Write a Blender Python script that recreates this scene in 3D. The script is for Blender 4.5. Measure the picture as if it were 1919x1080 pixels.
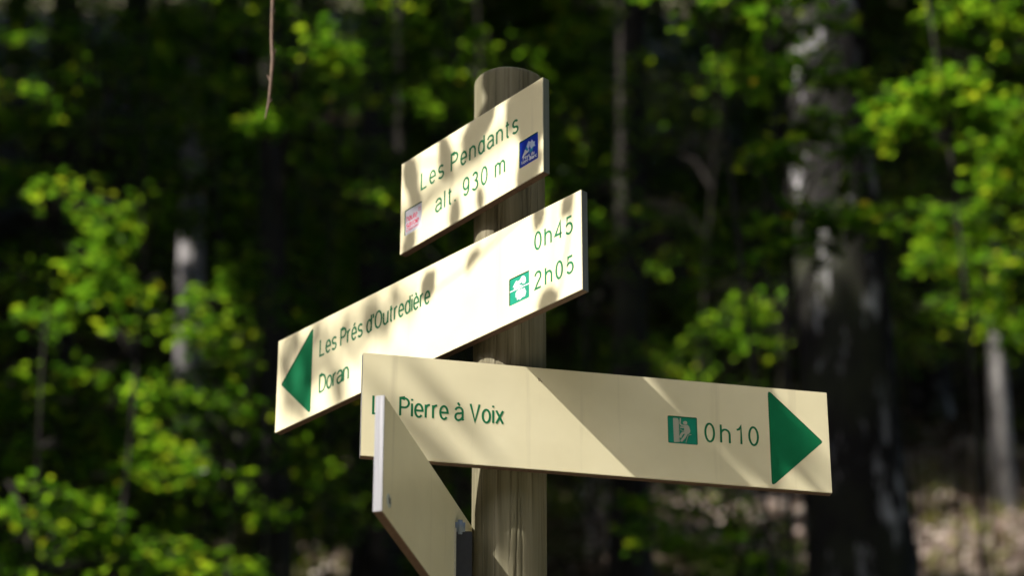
import bpy, bmesh, math, random
import numpy as np
from mathutils import Vector, Matrix

for o in list(bpy.data.objects):
    bpy.data.objects.remove(o)
S = bpy.context.scene
C = S.collection
RNG = np.random.default_rng(11)
random.seed(11)
R = math.radians

# ------------------------------------------------------------------ camera, sky, sun, exposure
CAM = np.array([0.00403, -3.45862, -1.41753])
PITCH = R(26.436)
cam = bpy.data.cameras.new('camera')
cam.lens = 97.0
cam.sensor_width = 36.0
cam.sensor_fit = 'HORIZONTAL'
cam.clip_start = 0.05
cam.clip_end = 500
cam.dof.use_dof = True
cam.dof.focus_distance = 3.68
cam.dof.aperture_fstop = 3.9
cam.dof.aperture_blades = 9
camo = bpy.data.objects.new('camera', cam)
C.objects.link(camo)
camo.location = CAM
camo.rotation_euler = (math.pi / 2 + PITCH, 0, 0)
S.camera = camo

SUN_AZ, SUN_EL = 28.0, 48.5
SUN = np.array([-math.cos(R(SUN_AZ)) * math.cos(R(SUN_EL)), -math.sin(R(SUN_AZ)) * math.cos(R(SUN_EL)), math.sin(R(SUN_EL))])
W = bpy.data.worlds.new('World')
S.world = W
W.use_nodes = True
nt = W.node_tree
sky = nt.nodes.new('ShaderNodeTexSky')
sky.sky_type = 'NISHITA'
sky.sun_disc = False
sky.sun_elevation = R(SUN_EL)
sky.sun_rotation = math.atan2(SUN[0], SUN[1])
sky.altitude = 900
sky.dust_density = 4.0
sky.ozone_density = 0.6
nt.links.new(sky.outputs[0], nt.nodes['Background'].inputs[0])
nt.nodes['Background'].inputs[1].default_value = 0.125
sl = bpy.data.lights.new('sun', 'SUN')
sl.energy = 2.65
sl.angle = R(0.53)
sl.color = (1.0, 0.95, 0.87)
so = bpy.data.objects.new('sun', sl)
C.objects.link(so)
so.rotation_euler = Vector(SUN).to_track_quat('Z', 'Y').to_euler()

S.view_settings.view_transform = 'Standard'
S.view_settings.look = 'None'
S.view_settings.gamma = 1
S.view_settings.use_curve_mapping = False
S.view_settings.exposure = 1.97
S.render.engine = 'CYCLES'
S.cycles.use_denoising = True
S.cycles.max_bounces = 7
S.cycles.diffuse_bounces = 4
S.cycles.glossy_bounces = 3
S.cycles.transmission_bounces = 4
S.cycles.sample_clamp_indirect = 6
S.cycles.caustics_reflective = False
S.cycles.caustics_refractive = False

# ------------------------------------------------------------------ helpers
F_PX = 97.0 / 36.0 * 1919
FW = np.array([0, math.cos(PITCH), math.sin(PITCH)])
UP = np.array([0, -math.sin(PITCH), math.cos(PITCH)])
RT = np.array([1.0, 0, 0])


def at(px, py, y):
    """the place, y metres beyond the post, that stands at this spot of the photograph"""
    d = FW + RT * (px - 959.5) / F_PX - UP * (py - 540) / F_PX
    return CAM + d * ((y - CAM[1]) / d[1])


def on_ground(px, py):
    d = FW + RT * (px - 959.5) / F_PX - UP * (py - 540) / F_PX
    t = np.linspace(6, 90, 1600)
    P = CAM + d[None] * t[:, None]
    b = np.nonzero(P[:, 2] < gh(P[:, 0], P[:, 1]))[0]
    return P[b[0]] if len(b) else P[-1]


def frame_of(P):
    v = P - CAM
    z = v @ FW
    zz = np.where(np.abs(z) < 1e-6, 1e-6, z)
    return 959.5 + F_PX * (v @ RT) / zz, 540 - F_PX * (v @ UP) / zz, z


def gh(x, y):
    """height of the hillside"""
    x = np.asarray(x, float)
    y = np.asarray(y, float)
    s = (y - 5.5) / 1.2
    sp = np.where(s > 30, s, np.log1p(np.exp(np.minimum(s, 30)))) * 1.2
    b = (-y - 7.0) / 2.0
    bp = np.where(b > 30, b, np.log1p(np.exp(np.minimum(b, 30)))) * 2.0
    z = -2.05 + 0.27 * y + 0.46 * sp + 0.2 * bp
    z = z + 0.10 * np.sin(x * 0.9 + 0.6 * y) + 0.07 * np.sin(1.7 * x - 1.1 * y + 1) + 0.03 * np.sin(4.1 * x + 3.3 * y)
    return z


def link(name, me, parent=None, mats=()):
    o = bpy.data.objects.new(name, me)
    C.objects.link(o)
    if parent is not None:
        o.parent = parent
    for m in mats:
        me.materials.append(m)
    return o


def tag(o, label, cat, group=None, kind=None):
    o['label'] = label
    o['category'] = cat
    if group:
        o['group'] = group
    if kind:
        o['kind'] = kind
    return o


def empty(name, loc):
    o = bpy.data.objects.new(name, None)
    o.empty_display_size = 0.1
    C.objects.link(o)
    o.location = loc
    return o


def np_mesh(name, V, F, smooth=False, mat_idx=None):
    """V (n,3), F list of arrays (k,m)"""
    me = bpy.data.meshes.new(name)
    V = np.ascontiguousarray(V, dtype=np.float32)
    me.vertices.add(len(V))
    me.vertices.foreach_set('co', V.ravel())
    loops = np.concatenate([f.ravel() for f in F]).astype(np.int32)
    tot = np.concatenate([np.full(len(f), f.shape[1]) for f in F]).astype(np.int32)
    st = np.concatenate([[0], np.cumsum(tot)[:-1]]).astype(np.int32)
    me.loops.add(len(loops))
    me.loops.foreach_set('vertex_index', loops)
    me.polygons.add(len(tot))
    me.polygons.foreach_set('loop_start', st)
    me.polygons.foreach_set('loop_total', tot)
    if smooth:
        me.polygons.foreach_set('use_smooth', np.ones(len(tot), bool))
    if mat_idx is not None:
        me.polygons.foreach_set('material_index', np.asarray(mat_idx, np.int32))
    me.update(calc_edges=True)
    me.validate()
    return me


class Tubes:
    def __init__(self):
        self.V, self.F, self.n = [], [], 0

    def add(self, pts, rad, k=8, wob=0.0):
        pts = np.asarray(pts, float)
        rad = np.broadcast_to(np.asarray(rad, float), (len(pts),))
        t = np.gradient(pts, axis=0)
        t /= np.linalg.norm(t, axis=1)[:, None] + 1e-9
        ref = np.where(np.abs(t[:, 2:3]) > 0.9, np.array([[1.0, 0, 0]]), np.array([[0, 0, 1.0]]))
        a = np.cross(t, ref)
        a /= np.linalg.norm(a, axis=1)[:, None] + 1e-9
        b = np.cross(t, a)
        th = np.linspace(0, 2 * math.pi, k, endpoint=False)
        rr = rad[:, None] * (1 + wob * RNG.standard_normal((len(pts), k)))
        ring = pts[:, None, :] + rr[..., None] * (np.cos(th)[None, :, None] * a[:, None, :] + np.sin(th)[None, :, None] * b[:, None, :])
        m = len(pts)
        self.V.append(ring.reshape(-1, 3))
        i = np.arange(m - 1)[:, None] * k
        j = np.arange(k)[None, :]
        j2 = (j + 1) % k
        q = np.stack([i + j, i + j2, i + k + j2, i + k + j], -1).reshape(-1, 4) + self.n
        self.F.append(q)
        self.n += m * k

    def mesh(self, name, smooth=True):
        return np_mesh(name, np.concatenate(self.V), [np.concatenate(self.F)], smooth)


def unit(v):
    return v / (np.linalg.norm(v, axis=-1, keepdims=True) + 1e-12)


def leaf_mesh(name, P, D, N, L, Wd, simple=False):
    """pointed oval leaves: base P, rib direction D, face normal N, length L, width Wd"""
    n = len(P)
    D = unit(D)
    B = unit(np.cross(N, D))
    N = np.cross(D, B)
    L = np.broadcast_to(L, (n,))[:, None]
    Wd = np.broadcast_to(Wd, (n,))[:, None] * 0.5
    if simple:
        v = np.stack([P, P + D * L * .45 + B * Wd, P + D * L + N * L * .06, P + D * L * .45 - B * Wd], 1)
        F = np.arange(n)[:, None] * 4 + np.array([0, 1, 2, 3])
        return np_mesh(name, v.reshape(-1, 3), [F])
    rib = P + D * L * .5 - N * L * .05
    tip = P + D * L - N * L * .10
    R1 = P + D * L * .28 + B * Wd * .85 + N * L * .04
    R2 = P + D * L * .62 + B * Wd * .9 + N * L * .02
    L1 = P + D * L * .28 - B * Wd * .85 + N * L * .04
    L2 = P + D * L * .62 - B * Wd * .9 + N * L * .02
    v = np.stack([P, rib, tip, R1, R2, L1, L2], 1)
    o = np.arange(n)[:, None] * 7
    q = np.concatenate([o + np.array([0, 3, 4, 1]), o + np.array([0, 1, 6, 5])])
    t = np.concatenate([o + np.array([1, 4, 2]), o + np.array([1, 2, 6])])
    return np_mesh(name, v.reshape(-1, 3), [q, t])


# ------------------------------------------------------------------ materials
def newmat(name):
    m = bpy.data.materials.new(name)
    m.use_nodes = True
    return m, m.node_tree, m.node_tree.nodes['Principled BSDF']


def nd(t, kind, **kw):
    n = t.nodes.new(kind)
    for k, v in kw.items():
        if k in n.inputs.keys() if hasattr(n.inputs, 'keys') else False:
            n.inputs[k].default_value = v
        else:
            setattr(n, k, v)
    return n


def ramp(t, fac, stops):
    r = t.nodes.new('ShaderNodeValToRGB')
    e = r.color_ramp.elements
    while len(e) < len(stops):
        e.new(0.5)
    for i, (p, c) in enumerate(stops):
        e[i].position = p
        e[i].color = (*c, 1)
    t.links.new(fac, r.inputs[0])
    return r


def mapped(t, scale, loc=(0, 0, 0)):
    tc = t.nodes.new('ShaderNodeTexCoord')
    mp = t.nodes.new('ShaderNodeMapping')
    mp.inputs['Scale'].default_value = scale
    mp.inputs['Location'].default_value = loc
    t.links.new(tc.outputs['Object'], mp.inputs[0])
    return mp.outputs[0]


def noise(t, vec, scale, detail=4, rough=0.55):
    n = t.nodes.new('ShaderNodeTexNoise')
    n.inputs['Scale'].default_value = scale
    n.inputs['Detail'].default_value = detail
    n.inputs['Roughness'].default_value = rough
    t.links.new(vec, n.inputs['Vector'])
    return n


def mixc(t, fac, a, b, mode='MIX'):
    n = t.nodes.new('ShaderNodeMix')
    n.data_type = 'RGBA'
    n.blend_type = mode
    for s, v in ((0, fac), (6, a), (7, b)):
        if hasattr(v, 'is_linked') or hasattr(v, 'links'):
            t.links.new(v, n.inputs[s])
        else:
            n.inputs[s].default_value = v if s == 0 else (*v, 1)
    return n.outputs[2]


def bump(t, h, strength, dist, bsdf):
    b = t.nodes.new('ShaderNodeBump')
    b.inputs['Strength'].default_value = strength
    b.inputs['Distance'].default_value = dist
    t.links.new(h, b.inputs['Height'])
    t.links.new(b.outputs[0], bsdf.inputs['Normal'])


def m_cream():
    m, t, b = newmat('cream laminate')
    v = mapped(t, (1, 1, 1))
    n1 = noise(t, v, 9, 5)
    c = ramp(t, n1.outputs[0], [(0.25, (0.69, 0.625, 0.405)), (0.75, (0.80, 0.735, 0.495))])
    # specks of dirt and scuffs
    vo = t.nodes.new('ShaderNodeTexVoronoi')
    vo.inputs['Scale'].default_value = 55
    t.links.new(v, vo.inputs['Vector'])
    n2 = noise(t, v, 30, 2)
    sub = t.nodes.new('ShaderNodeMath')
    sub.operation = 'MULTIPLY'
    t.links.new(vo.outputs['Distance'], sub.inputs[0])
    t.links.new(n2.outputs[0], sub.inputs[1])
    sp = ramp(t, sub.outputs[0], [(0.0, (1, 1, 1)), (0.018, (0, 0, 0))])
    n3 = noise(t, v, 14, 1)
    gate = ramp(t, n3.outputs[0], [(0.56, (0, 0, 0)), (0.6, (.8, .8, .8))])
    f = mixc(t, 1.0, sp.outputs[0], gate.outputs[0], 'MULTIPLY')
    col = mixc(t, f, c.outputs[0], (0.14, 0.10, 0.06))
    # thin dusty runs
    vs = mapped(t, (38, 38, 2.2))
    n4 = noise(t, vs, 1.0, 5)
    st = ramp(t, n4.outputs[0], [(0.60, (0, 0, 0)), (0.85, (.45, .45, .45))])
    col = mixc(t, st.outputs[0], col, (0.36, 0.31, 0.2))
    t.links.new(col, b.inputs['Base Color'])
    b.inputs['Roughness'].default_value = 0.42
    b.inputs['Specular IOR Level'].default_value = 0.45
    nb = noise(t, v, 900, 2)
    bump(t, nb.outputs[0], 0.12, 0.0006, b)
    return m


def m_plain(name, col, rough=0.5, spec=0.5, var=0.12, sc=40, metal=0.0):
    m, t, b = newmat(name)
    v = mapped(t, (1, 1, 1))
    n = noise(t, v, sc, 4)
    lo = tuple(c * (1 - var) for c in col)
    hi = tuple(min(1, c * (1 + var)) for c in col)
    r = ramp(t, n.outputs[0], [(0.3, lo), (0.7, hi)])
    t.links.new(r.outputs[0], b.inputs['Base Color'])
    b.inputs['Roughness'].default_value = rough
    b.inputs['Specular IOR Level'].default_value = spec
    b.inputs['Metallic'].default_value = metal
    return m


def m_edge():
    m, t, b = newmat('brown laminate core')
    v = mapped(t, (60, 60, 60))
    n = noise(t, v, 3, 5, .7)
    r = ramp(t, n.outputs[0], [(0.3, (0.07, 0.042, 0.028)), (0.55, (0.12, 0.075, 0.05)), (0.8, (0.2, 0.13, 0.09))])
    t.links.new(r.outputs[0], b.inputs['Base Color'])
    b.inputs['Roughness'].default_value = 0.45
    bump(t, n.outputs[0], 0.5, 0.0015, b)
    return m


def m_endcut():
    m, t, b = newmat('brushed aluminium end')  # board ends as brushed metal, reflecting the bright clearing
    v = mapped(t, (400, 400, 6))
    n = noise(t, v, 1, 4, .6)
    r = ramp(t, n.outputs[0], [(0.3, (0.46, 0.46, 0.49)), (0.7, (0.68, 0.68, 0.71))])
    t.links.new(r.outputs[0], b.inputs['Base Color'])
    b.inputs['Roughness'].default_value = 0.32
    b.inputs['Metallic'].default_value = 0.9
    bump(t, n.outputs[0], 0.25, 0.0005, b)
    return m


def m_wood():
    m, t, b = newmat('weathered post wood')
    vg = mapped(t, (46, 46, 1.6))
    n1 = noise(t, vg, 1.3, 7, .62)
    n1.inputs['Distortion'].default_value = 0.7
    r1 = ramp(t, n1.outputs[0], [(0.28, (0.09, 0.078, 0.048)), (0.5, (0.18, 0.16, 0.10)), (0.72, (0.29, 0.26, 0.18))])
    vb = mapped(t, (6, 6, 2.4))
    n2 = noise(t, vb, 1.5, 3)
    g = ramp(t, n2.outputs[0], [(0.35, (0, 0, 0)), (0.7, (.55, .55, .55))])
    col = mixc(t, g.outputs[0], r1.outputs[0], (0.13, 0.125, 0.065))
    vf = mapped(t, (170, 170, 3.0))
    n3 = noise(t, vf, 1.4, 3)
    d = ramp(t, n3.outputs[0], [(0.30, (0.55, 0.52, 0.47)), (0.42, (1, 1, 1))])
    col = mixc(t, 1.0, col, d.outputs[0], 'MULTIPLY')
    # the knot: rings round a point of the front
    tc = t.nodes.new('ShaderNodeTexCoord')
    mp = t.nodes.new('ShaderNodeMapping')
    mp.inputs['Location'].default_value = (0.009, 0.05, 0.135)
    mp.inputs['Scale'].default_value = (1.25, 0.4, 0.8)
    t.links.new(tc.outputs['Object'], mp.inputs[0])
    ln = t.nodes.new('ShaderNodeVectorMath')
    ln.operation = 'LENGTH'
    t.links.new(mp.outputs[0], ln.inputs[0])
    k = ramp(t, ln.outputs['Value'], [(0.0, (0.25, 0.2, 0.16)), (0.006, (.55, .48, .4)), (0.0085, (0.3, .25, .2)), (0.011, (.8, .75, .7)), (0.018, (1, 1, 1))])
    col = mixc(t, 1.0, col, k.outputs[0], 'MULTIPLY')
    t.links.new(col, b.inputs['Base Color'])
    b.inputs['Roughness'].default_value = 0.82
    b.inputs['Specular IOR Level'].default_value = 0.25
    h = mixc(t, 0.5, n1.outputs[0], n3.outputs[0])
    bump(t, h, 0.7, 0.002, b)
    return m


def m_leaf(name, stops, trans=0.45, gloss=0.4, tmul=(6.2, 6.2, 1.6)):
    m, t, b = newmat(name)
    g = t.nodes.new('ShaderNodeNewGeometry')
    r = ramp(t, g.outputs['Random Per Island'], stops)
    t.links.new(r.outputs[0], b.inputs['Base Color'])
    b.inputs['Roughness'].default_value = 0.42
    b.inputs['Specular IOR Level'].default_value = gloss
    tr = t.nodes.new('ShaderNodeBsdfTranslucent')
    tcol = mixc(t, 1.0, r.outputs[0], tmul, 'MULTIPLY')
    t.links.new(tcol, tr.inputs[0])
    mx = t.nodes.new('ShaderNodeMixShader')
    mx.inputs[0].default_value = trans
    t.links.new(b.outputs[0], mx.inputs[1])
    t.links.new(tr.outputs[0], mx.inputs[2])
    t.links.new(mx.outputs[0], t.nodes['Material Output'].inputs[0])
    return m


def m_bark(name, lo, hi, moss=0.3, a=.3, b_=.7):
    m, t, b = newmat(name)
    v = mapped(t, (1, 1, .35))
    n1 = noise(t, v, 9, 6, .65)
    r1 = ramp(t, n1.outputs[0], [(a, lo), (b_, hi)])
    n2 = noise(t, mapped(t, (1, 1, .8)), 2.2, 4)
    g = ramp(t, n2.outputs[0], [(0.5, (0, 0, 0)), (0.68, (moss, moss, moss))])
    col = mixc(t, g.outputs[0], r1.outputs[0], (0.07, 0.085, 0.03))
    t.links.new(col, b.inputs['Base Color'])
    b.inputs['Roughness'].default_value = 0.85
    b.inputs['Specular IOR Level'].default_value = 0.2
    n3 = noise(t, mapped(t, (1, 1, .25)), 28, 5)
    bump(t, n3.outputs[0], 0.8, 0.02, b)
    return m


def m_ground():
    m, t, b = newmat('leaf litter and moss')
    v = mapped(t, (1, 1, 1))
    n1 = noise(t, v, 6, 8, .7)
    r1 = ramp(t, n1.outputs[0], [(0.3, (0.025, 0.018, 0.011)), (0.5, (0.055, 0.038, 0.024)), (0.7, (0.12, 0.085, 0.055))])
    n2 = noise(t, v, 1.1, 5, .6)
    g = ramp(t, n2.outputs[0], [(0.45, (0, 0, 0)), (0.6, (.85, .85, .85))])
    n3 = noise(t, v, 20, 4)
    r2 = ramp(t, n3.outputs[0], [(0.3, (0.035, 0.05, 0.012)), (0.7, (0.11, 0.13, 0.035))])
    col = mixc(t, g.outputs[0], r1.outputs[0], r2.outputs[0])
    t.links.new(col, b.inputs['Base Color'])
    b.inputs['Roughness'].default_value = 0.95
    b.inputs['Specular IOR Level'].default_value = 0.1
    bump(t, n1.outputs[0], 1.0, 0.06, b)
    return m


M = dict(
    cream=m_cream(), edge=m_edge(), endcut=m_endcut(), wood=m_wood(), ground=m_ground(),
    green=m_plain('green paint', (0.004, 0.15, 0.056), .38, .4, .12, 25),
    teal=m_plain('teal plaque', (0.012, 0.25, 0.155), .3, .5, .1),
    picto=m_plain('pale pictogram print', (0.42, 0.42, 0.33), .4, .4, .06),
    white=m_plain('white print', (0.72, 0.74, 0.74), .3, .5, .04),
    plaque=m_plain('white plaque', (0.52, 0.52, 0.58), .3, .5, .04),
    red=m_plain('red print', (0.60, 0.03, 0.09), .4, .4, .06),
    blue=m_plain('blue plaque', (0.008, 0.03, 0.36), .3, .5, .08),
    sky_print=m_plain('light blue print', (0.02, 0.24, 0.42), .4, .4, .06),
    pale=m_plain('pale blue print', (0.42, 0.5, 0.66), .4, .4, .06),
    dark=m_plain('dark painted steel', (0.028, 0.028, 0.03), .45, .5, .15, 120),
    alu=m_plain('brushed aluminium', (0.62, 0.58, 0.45), .38, .5, .1, 200, .4),
    cap=m_plain('blue grey plastic', (0.17, 0.21, 0.26), .5, .4, .1),
    screw=m_plain('galvanised screw', (0.45, 0.5, 0.46), .35, .5, .2, 400, .2),
    leaf=m_leaf('beech leaf', [(0.0, (0.012, 0.034, 0.006)), (0.5, (0.028, 0.064, 0.010)), (0.85, (0.06, 0.1, 0.014)), (0.99, (0.105, 0.128, 0.018)), (0.997, (0.10, 0.10, 0.016)), (1.0, (0.10, 0.07, 0.02))]),
    canopy=m_leaf('canopy leaf', [(0.0, (0.025, 0.05, 0.010)), (1.0, (0.06, 0.1, 0.016))], .3, .3, (2.6, 2.5, .9)),
    litter=m_leaf('dry fallen leaf', [(0.0, (0.10, 0.06, 0.042)), (0.5, (0.2, 0.135, 0.1)), (0.85, (0.42, 0.33, 0.27)), (0.9, (0.10, 0.14, 0.03)), (1.0, (0.2, 0.22, 0.05))], .12, .3, (1, 1, 1)),
    sunlit_litter=m_leaf('sunlit dry leaf', [(0.0, (0.36, 0.26, 0.22)), (0.5, (0.5, 0.405, 0.36)), (1.0, (0.58, 0.51, 0.44))], .12, .3, (1, 1, 1)),  # lighter copy of the dry fallen leaf, sunlight put into its colour
    straw=m_leaf('yellow green grass', [(0.0, (0.16, 0.20, 0.05)), (1.0, (0.36, 0.34, 0.12))], .3, .3, (1.3, 1.3, .8)),
    fern=m_leaf('herb leaf', [(0.0, (0.05, 0.09, 0.015)), (1.0, (0.15, 0.17, 0.035))], .4, .3, (2.5, 2.4, 1)),
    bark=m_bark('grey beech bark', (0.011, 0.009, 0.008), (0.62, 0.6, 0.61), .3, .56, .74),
    mottled=m_bark('mottled birch bark', (0.12, 0.11, 0.105), (0.66, 0.63, 0.62), .25),
    pale_bark=m_bark('pale smooth bark', (0.08, 0.074, 0.073), (0.4, 0.375, 0.385), .3),
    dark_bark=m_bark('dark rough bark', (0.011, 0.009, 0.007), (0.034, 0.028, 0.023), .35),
    gravel=m_plain('light bouncing gravel', (0.44, 0.40, 0.32), .95, .1, .3, 8),
    twig=m_plain('brown twig bark', (0.12, 0.075, 0.048), .7, .3, .4, 60),
)

# ------------------------------------------------------------------ hillside
xs = np.concatenate([np.linspace(-160, -26, 20)[:-1], np.linspace(-26, 26, 120), np.linspace(26, 160, 20)[1:]])
ys = np.concatenate([np.linspace(-160, -12, 24)[:-1], np.linspace(-12, 30, 130), np.linspace(30, 190, 50)[1:]])
X, Y = np.meshgrid(xs, ys)
V = np.stack([X, Y, gh(X, Y)], -1).reshape(-1, 3)
nx, ny = len(xs), len(ys)
i = np.arange(ny - 1)[:, None] * nx
j = np.arange(nx - 1)[None, :]
F = np.stack([i + j, i + j + 1, i + nx + j + 1, i + nx + j], -1).reshape(-1, 4)
g = link('ground', np_mesh('ground', V, [F], True), None, [M['ground']])
g['kind'] = 'structure'

xs = np.linspace(-14, 14, 113)
ys = np.linspace(0, 1, 25)
X, Yt = np.meshgrid(xs, ys)
Y = -6.6 + 0.35 * np.sin(X * .5) + Yt * (5.6 + .3 * np.sin(X * .8 + 1))
V = np.stack([X, Y, gh(X, Y) + .025], -1).reshape(-1, 3)
i = np.arange(24)[:, None] * 113
j = np.arange(112)[None, :]
F = np.stack([i + j, i + j + 1, i + 113 + j + 1, i + 113 + j], -1).reshape(-1, 4)
bounce_path = link('path', np_mesh('path', V, [F], True), None, [M['gravel']])  # unseen pale path, added to bounce sunlight onto the boards
bounce_path['kind'] = 'structure'

# ------------------------------------------------------------------ the signpost
PR = 0.0506
PTOP = 0.6352
ZG = float(gh(0, 0)) - 0.02
sign = empty('signpost', (0, 0, ZG))
tag(sign, 'round wooden signpost carrying four cream hiking sign boards', 'signpost')


def in_sign(o, loc, rz=0.0):
    o.parent = sign
    o.location = (loc[0], loc[1], loc[2] - ZG)
    o.rotation_euler = (0, 0, rz)
    return o


def make_post():
    k = 300
    zs = np.concatenate([np.linspace(ZG - 0.3, -0.34, 24)[:-1], np.arange(-0.34, PTOP - 0.006, 0.0035), PTOP - 0.006 + 0.006 * np.sin(np.linspace(0, math.pi / 2, 7))])
    inset = np.zeros(len(zs))
    inset[-7:] = 0.006 * (1 - np.cos(np.linspace(0, math.pi / 2, 7)))
    th = np.linspace(0, 2 * math.pi, k, endpoint=False)
    rad = np.full((len(zs), k), PR)
    rad += 0.0004 * np.sin(3 * th + 1)[None, :] + 0.0003 * np.sin(5 * th + 7 * zs[:, None])
    rng = np.random.default_rng(5)
    for c in range(30):
        t0 = rng.uniform(math.pi, 2 * math.pi) if c < 22 else rng.uniform(0, math.pi)
        z0 = rng.uniform(-.4, .6)
        ln = rng.uniform(.08, .5)
        dep = rng.uniform(.0015, .005)
        w = rng.uniform(.008, .016)
        path = t0 + .05 * np.sin(zs * rng.uniform(4, 9) + rng.uniform(0, 6)) + .012 * np.sin(zs * 40 + rng.uniform(0, 6))
        env = np.clip(1 - ((zs - z0) / ln) ** 2, 0, 1) ** .5
        dth = (th[None, :] - path[:, None] + math.pi) % (2 * math.pi) - math.pi
        rad -= dep * env[:, None] * np.exp(-(dth / w) ** 2 * 2)
    rad -= inset[:, None]
    V = np.stack([rad * np.cos(th), rad * np.sin(th), np.broadcast_to(zs[:, None], rad.shape)], -1)
    V[-1, :, 2] += 0.0006 * np.sin(th * 9)
    V = V.reshape(-1, 3)
    m = len(zs)
    i = np.arange(m - 1)[:, None] * k
    j = np.arange(k)[None, :]
    j2 = (j + 1) % k
    q = np.stack([i + j, i + j2, i + k + j2, i + k + j], -1).reshape(-1, 4)
    V = np.concatenate([V, [[0, 0, PTOP - 0.001]]])
    c = len(V) - 1
    jj = np.arange(k)
    tri = np.stack([(m - 1) * k + jj, (m - 1) * k + (jj + 1) % k, np.full(k, c)], -1)
    o = link('post', np_mesh('post', V, [q, tri], True), None, [M['wood']])
    in_sign(o, (0, 0, 0))
    return o


make_post()

# --- a light sans lettering drawn as strokes; cap height 1, x height XH
XH = 0.735


def arc(cx, cy, rx, ry, a0, a1, n=None):
    n = n or max(4, int(abs(a1 - a0) / 15) + 1)
    a = np.radians(np.linspace(a0, a1, n))
    return [(cx + rx * math.cos(t), cy + ry * math.sin(t)) for t in a]


def glyph(ch):
    """(width, list of (points, closed))"""
    w = .5
    X = XH
    o = lambda w: (arc(w / 2, X / 2, w / 2, X / 2, 0, 345, 24), True)
    if ch in 'éèàê':
        b = {'é': 'e', 'è': 'e', 'à': 'a', 'ê': 'e'}[ch]
        gw, st = glyph(b)
        m = gw / 2
        acc = [(m - .05, X + .1), (m + .09, X + .27)] if ch == 'é' else [(m + .05, X + .1), (m - .09, X + .27)]
        return gw, st + [(acc, False)]
    if ch == 'o': return w, [o(w)]
    if ch == 'e': return w, [([(0.02, X * .5), (w, X * .5)] + arc(w / 2, X / 2, w / 2, X / 2, 8, 318, 22), False)]
    if ch == 'c': return w * .95, [(arc(w / 2, X / 2, w / 2, X / 2, 45, 315, 20), False)]
    if ch == 'a': return w, [([(w + .05, 0.01), (w, .08)] + [(w, X * .7)] + arc(w / 2, X * .7, w / 2, X * .3, 15, 165, 12), False),
                             ([(w, X * .6), (w * .55, X * .54)] + arc(w * .45, X * .27, w * .45, X * .27, 90, 270, 14) + [(w * .75, .06), (w, .19)], False)]
    if ch == 's': return w * .92, [(arc(w * .46, X * .745, w * .42, X * .255, 25, 255, 16) + arc(w * .46, X * .25, w * .46, X * .25, 75, -155, 16), False)]
    if ch == 'n': return w, [([(0, 0), (0, X)], False), ([(0, X * .55)] + arc(w / 2, X - .27, w / 2, .27, 170, 0, 12) + [(w, 0)], False)]
    if ch == 'h': return w, [([(0, 0), (0, 1)], False), ([(0, X * .55)] + arc(w / 2, X - .27, w / 2, .27, 170, 0, 12) + [(w, 0)], False)]
    if ch == 'm': return .82, [([(0, 0), (0, X)], False)] + [([(q, X * .55)] + arc(q + .205, X - .24, .205, .24, 170, 0, 10) + [(q + .41, 0)], False) for q in (0, .41)]
    if ch == 'u': return w, [([(w, X), (w, 0)], False), ([(w, X * .45)] + arc(w / 2, .27, w / 2, .27, -10, -180, 12) + [(0, X)], False)]
    if ch == 'r': return .28, [([(0, 0), (0, X)], False), ([(0, X * .55)] + arc(.26, X - .26, .26, .26, 170, 85, 8), False)]
    if ch == 'd': return w, [o(w), ([(w, 0), (w, 1)], False)]
    if ch == 'p': return w, [o(w), ([(0, -.27), (0, X)], False)]
    if ch == 't': return .3, [([(.12, .95), (.12, .13)] + arc(.25, .13, .13, .13, 190, 280, 6), False), ([(0, X), (.29, X)], False)]
    if ch == 'l': return .0, [([(0, 0), (0, 1)], False)]
    if ch == 'i': return .0, [([(0, 0), (0, X)], False), ([(0, .9), (0, 1)], False)]
    if ch == '.': return .0, [([(0, 0), (0, .11)], False)]
    if ch == "'": return .0, [([(0, .74), (0, 1)], False)]
    if ch == '-': return .3, [([(0, .36), (.3, .36)], False)]
    if ch == 'v': return .46, [([(0, X), (.23, 0), (.46, X)], False)]
    if ch == 'y': return .46, [([(0, X), (.23, .02)], False), ([(.46, X), (.2, -.2), (.06, -.25)], False)]
    if ch == 'x': return .46, [([(0, X), (.46, 0)], False), ([(.46, X), (0, 0)], False)]
    if ch == 'V': return .62, [([(0, 1), (.31, 0), (.62, 1)], False)]
    if ch == 'L': return .5, [([(0, 1), (0, 0), (.5, 0)], False)]
    if ch == 'P': return .58, [([(0, 0), (0, 1), (.3, 1)] + arc(.3, .74, .28, .26, 90, -90, 12) + [(0, .48)], False)]
    if ch == 'B': return .58, [([(0, .5), (0, 1), (.3, 1)] + arc(.3, .76, .25, .24, 90, -90, 10) + [(0, .52)], False), ([(0, .52), (.3, .52)] + arc(.3, .26, .28, .26, 90, -90, 10) + [(0, 0), (0, .52)], False)]
    if ch == 'D': return .64, [([(0, 0), (0, 1), (.25, 1)] + arc(.25, .5, .39, .5, 90, -90, 16) + [(0, 0)], False)]
    if ch == 'M': return .76, [([(0, 0), (0, 1), (.38, .1), (.76, 1), (.76, 0)], False)]
    if ch == 'O': return .72, [(arc(.36, .5, .36, .5, 0, 348, 28), True)]
    if ch == '0': return .5, [(arc(.25, .5, .25, .5, 0, 348, 26), True)]
    if ch == '1': return .34, [([(.02, .78), (.16, .82), (.27, 1), (.27, 0)], False)]
    if ch == '2': return .5, [(arc(.25, .74, .24, .26, 170, -25, 14) + [(.2, .3), (.02, .02), (.5, .02)], False)]
    if ch == '3': return .5, [(arc(.24, .765, .21, .235, 150, -80, 14) + arc(.24, .265, .25, .265, 80, -155, 14), False)]
    if ch == '4': return .54, [([(.42, 0), (.42, 1), (0, .27), (.54, .27)], False)]
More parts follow.
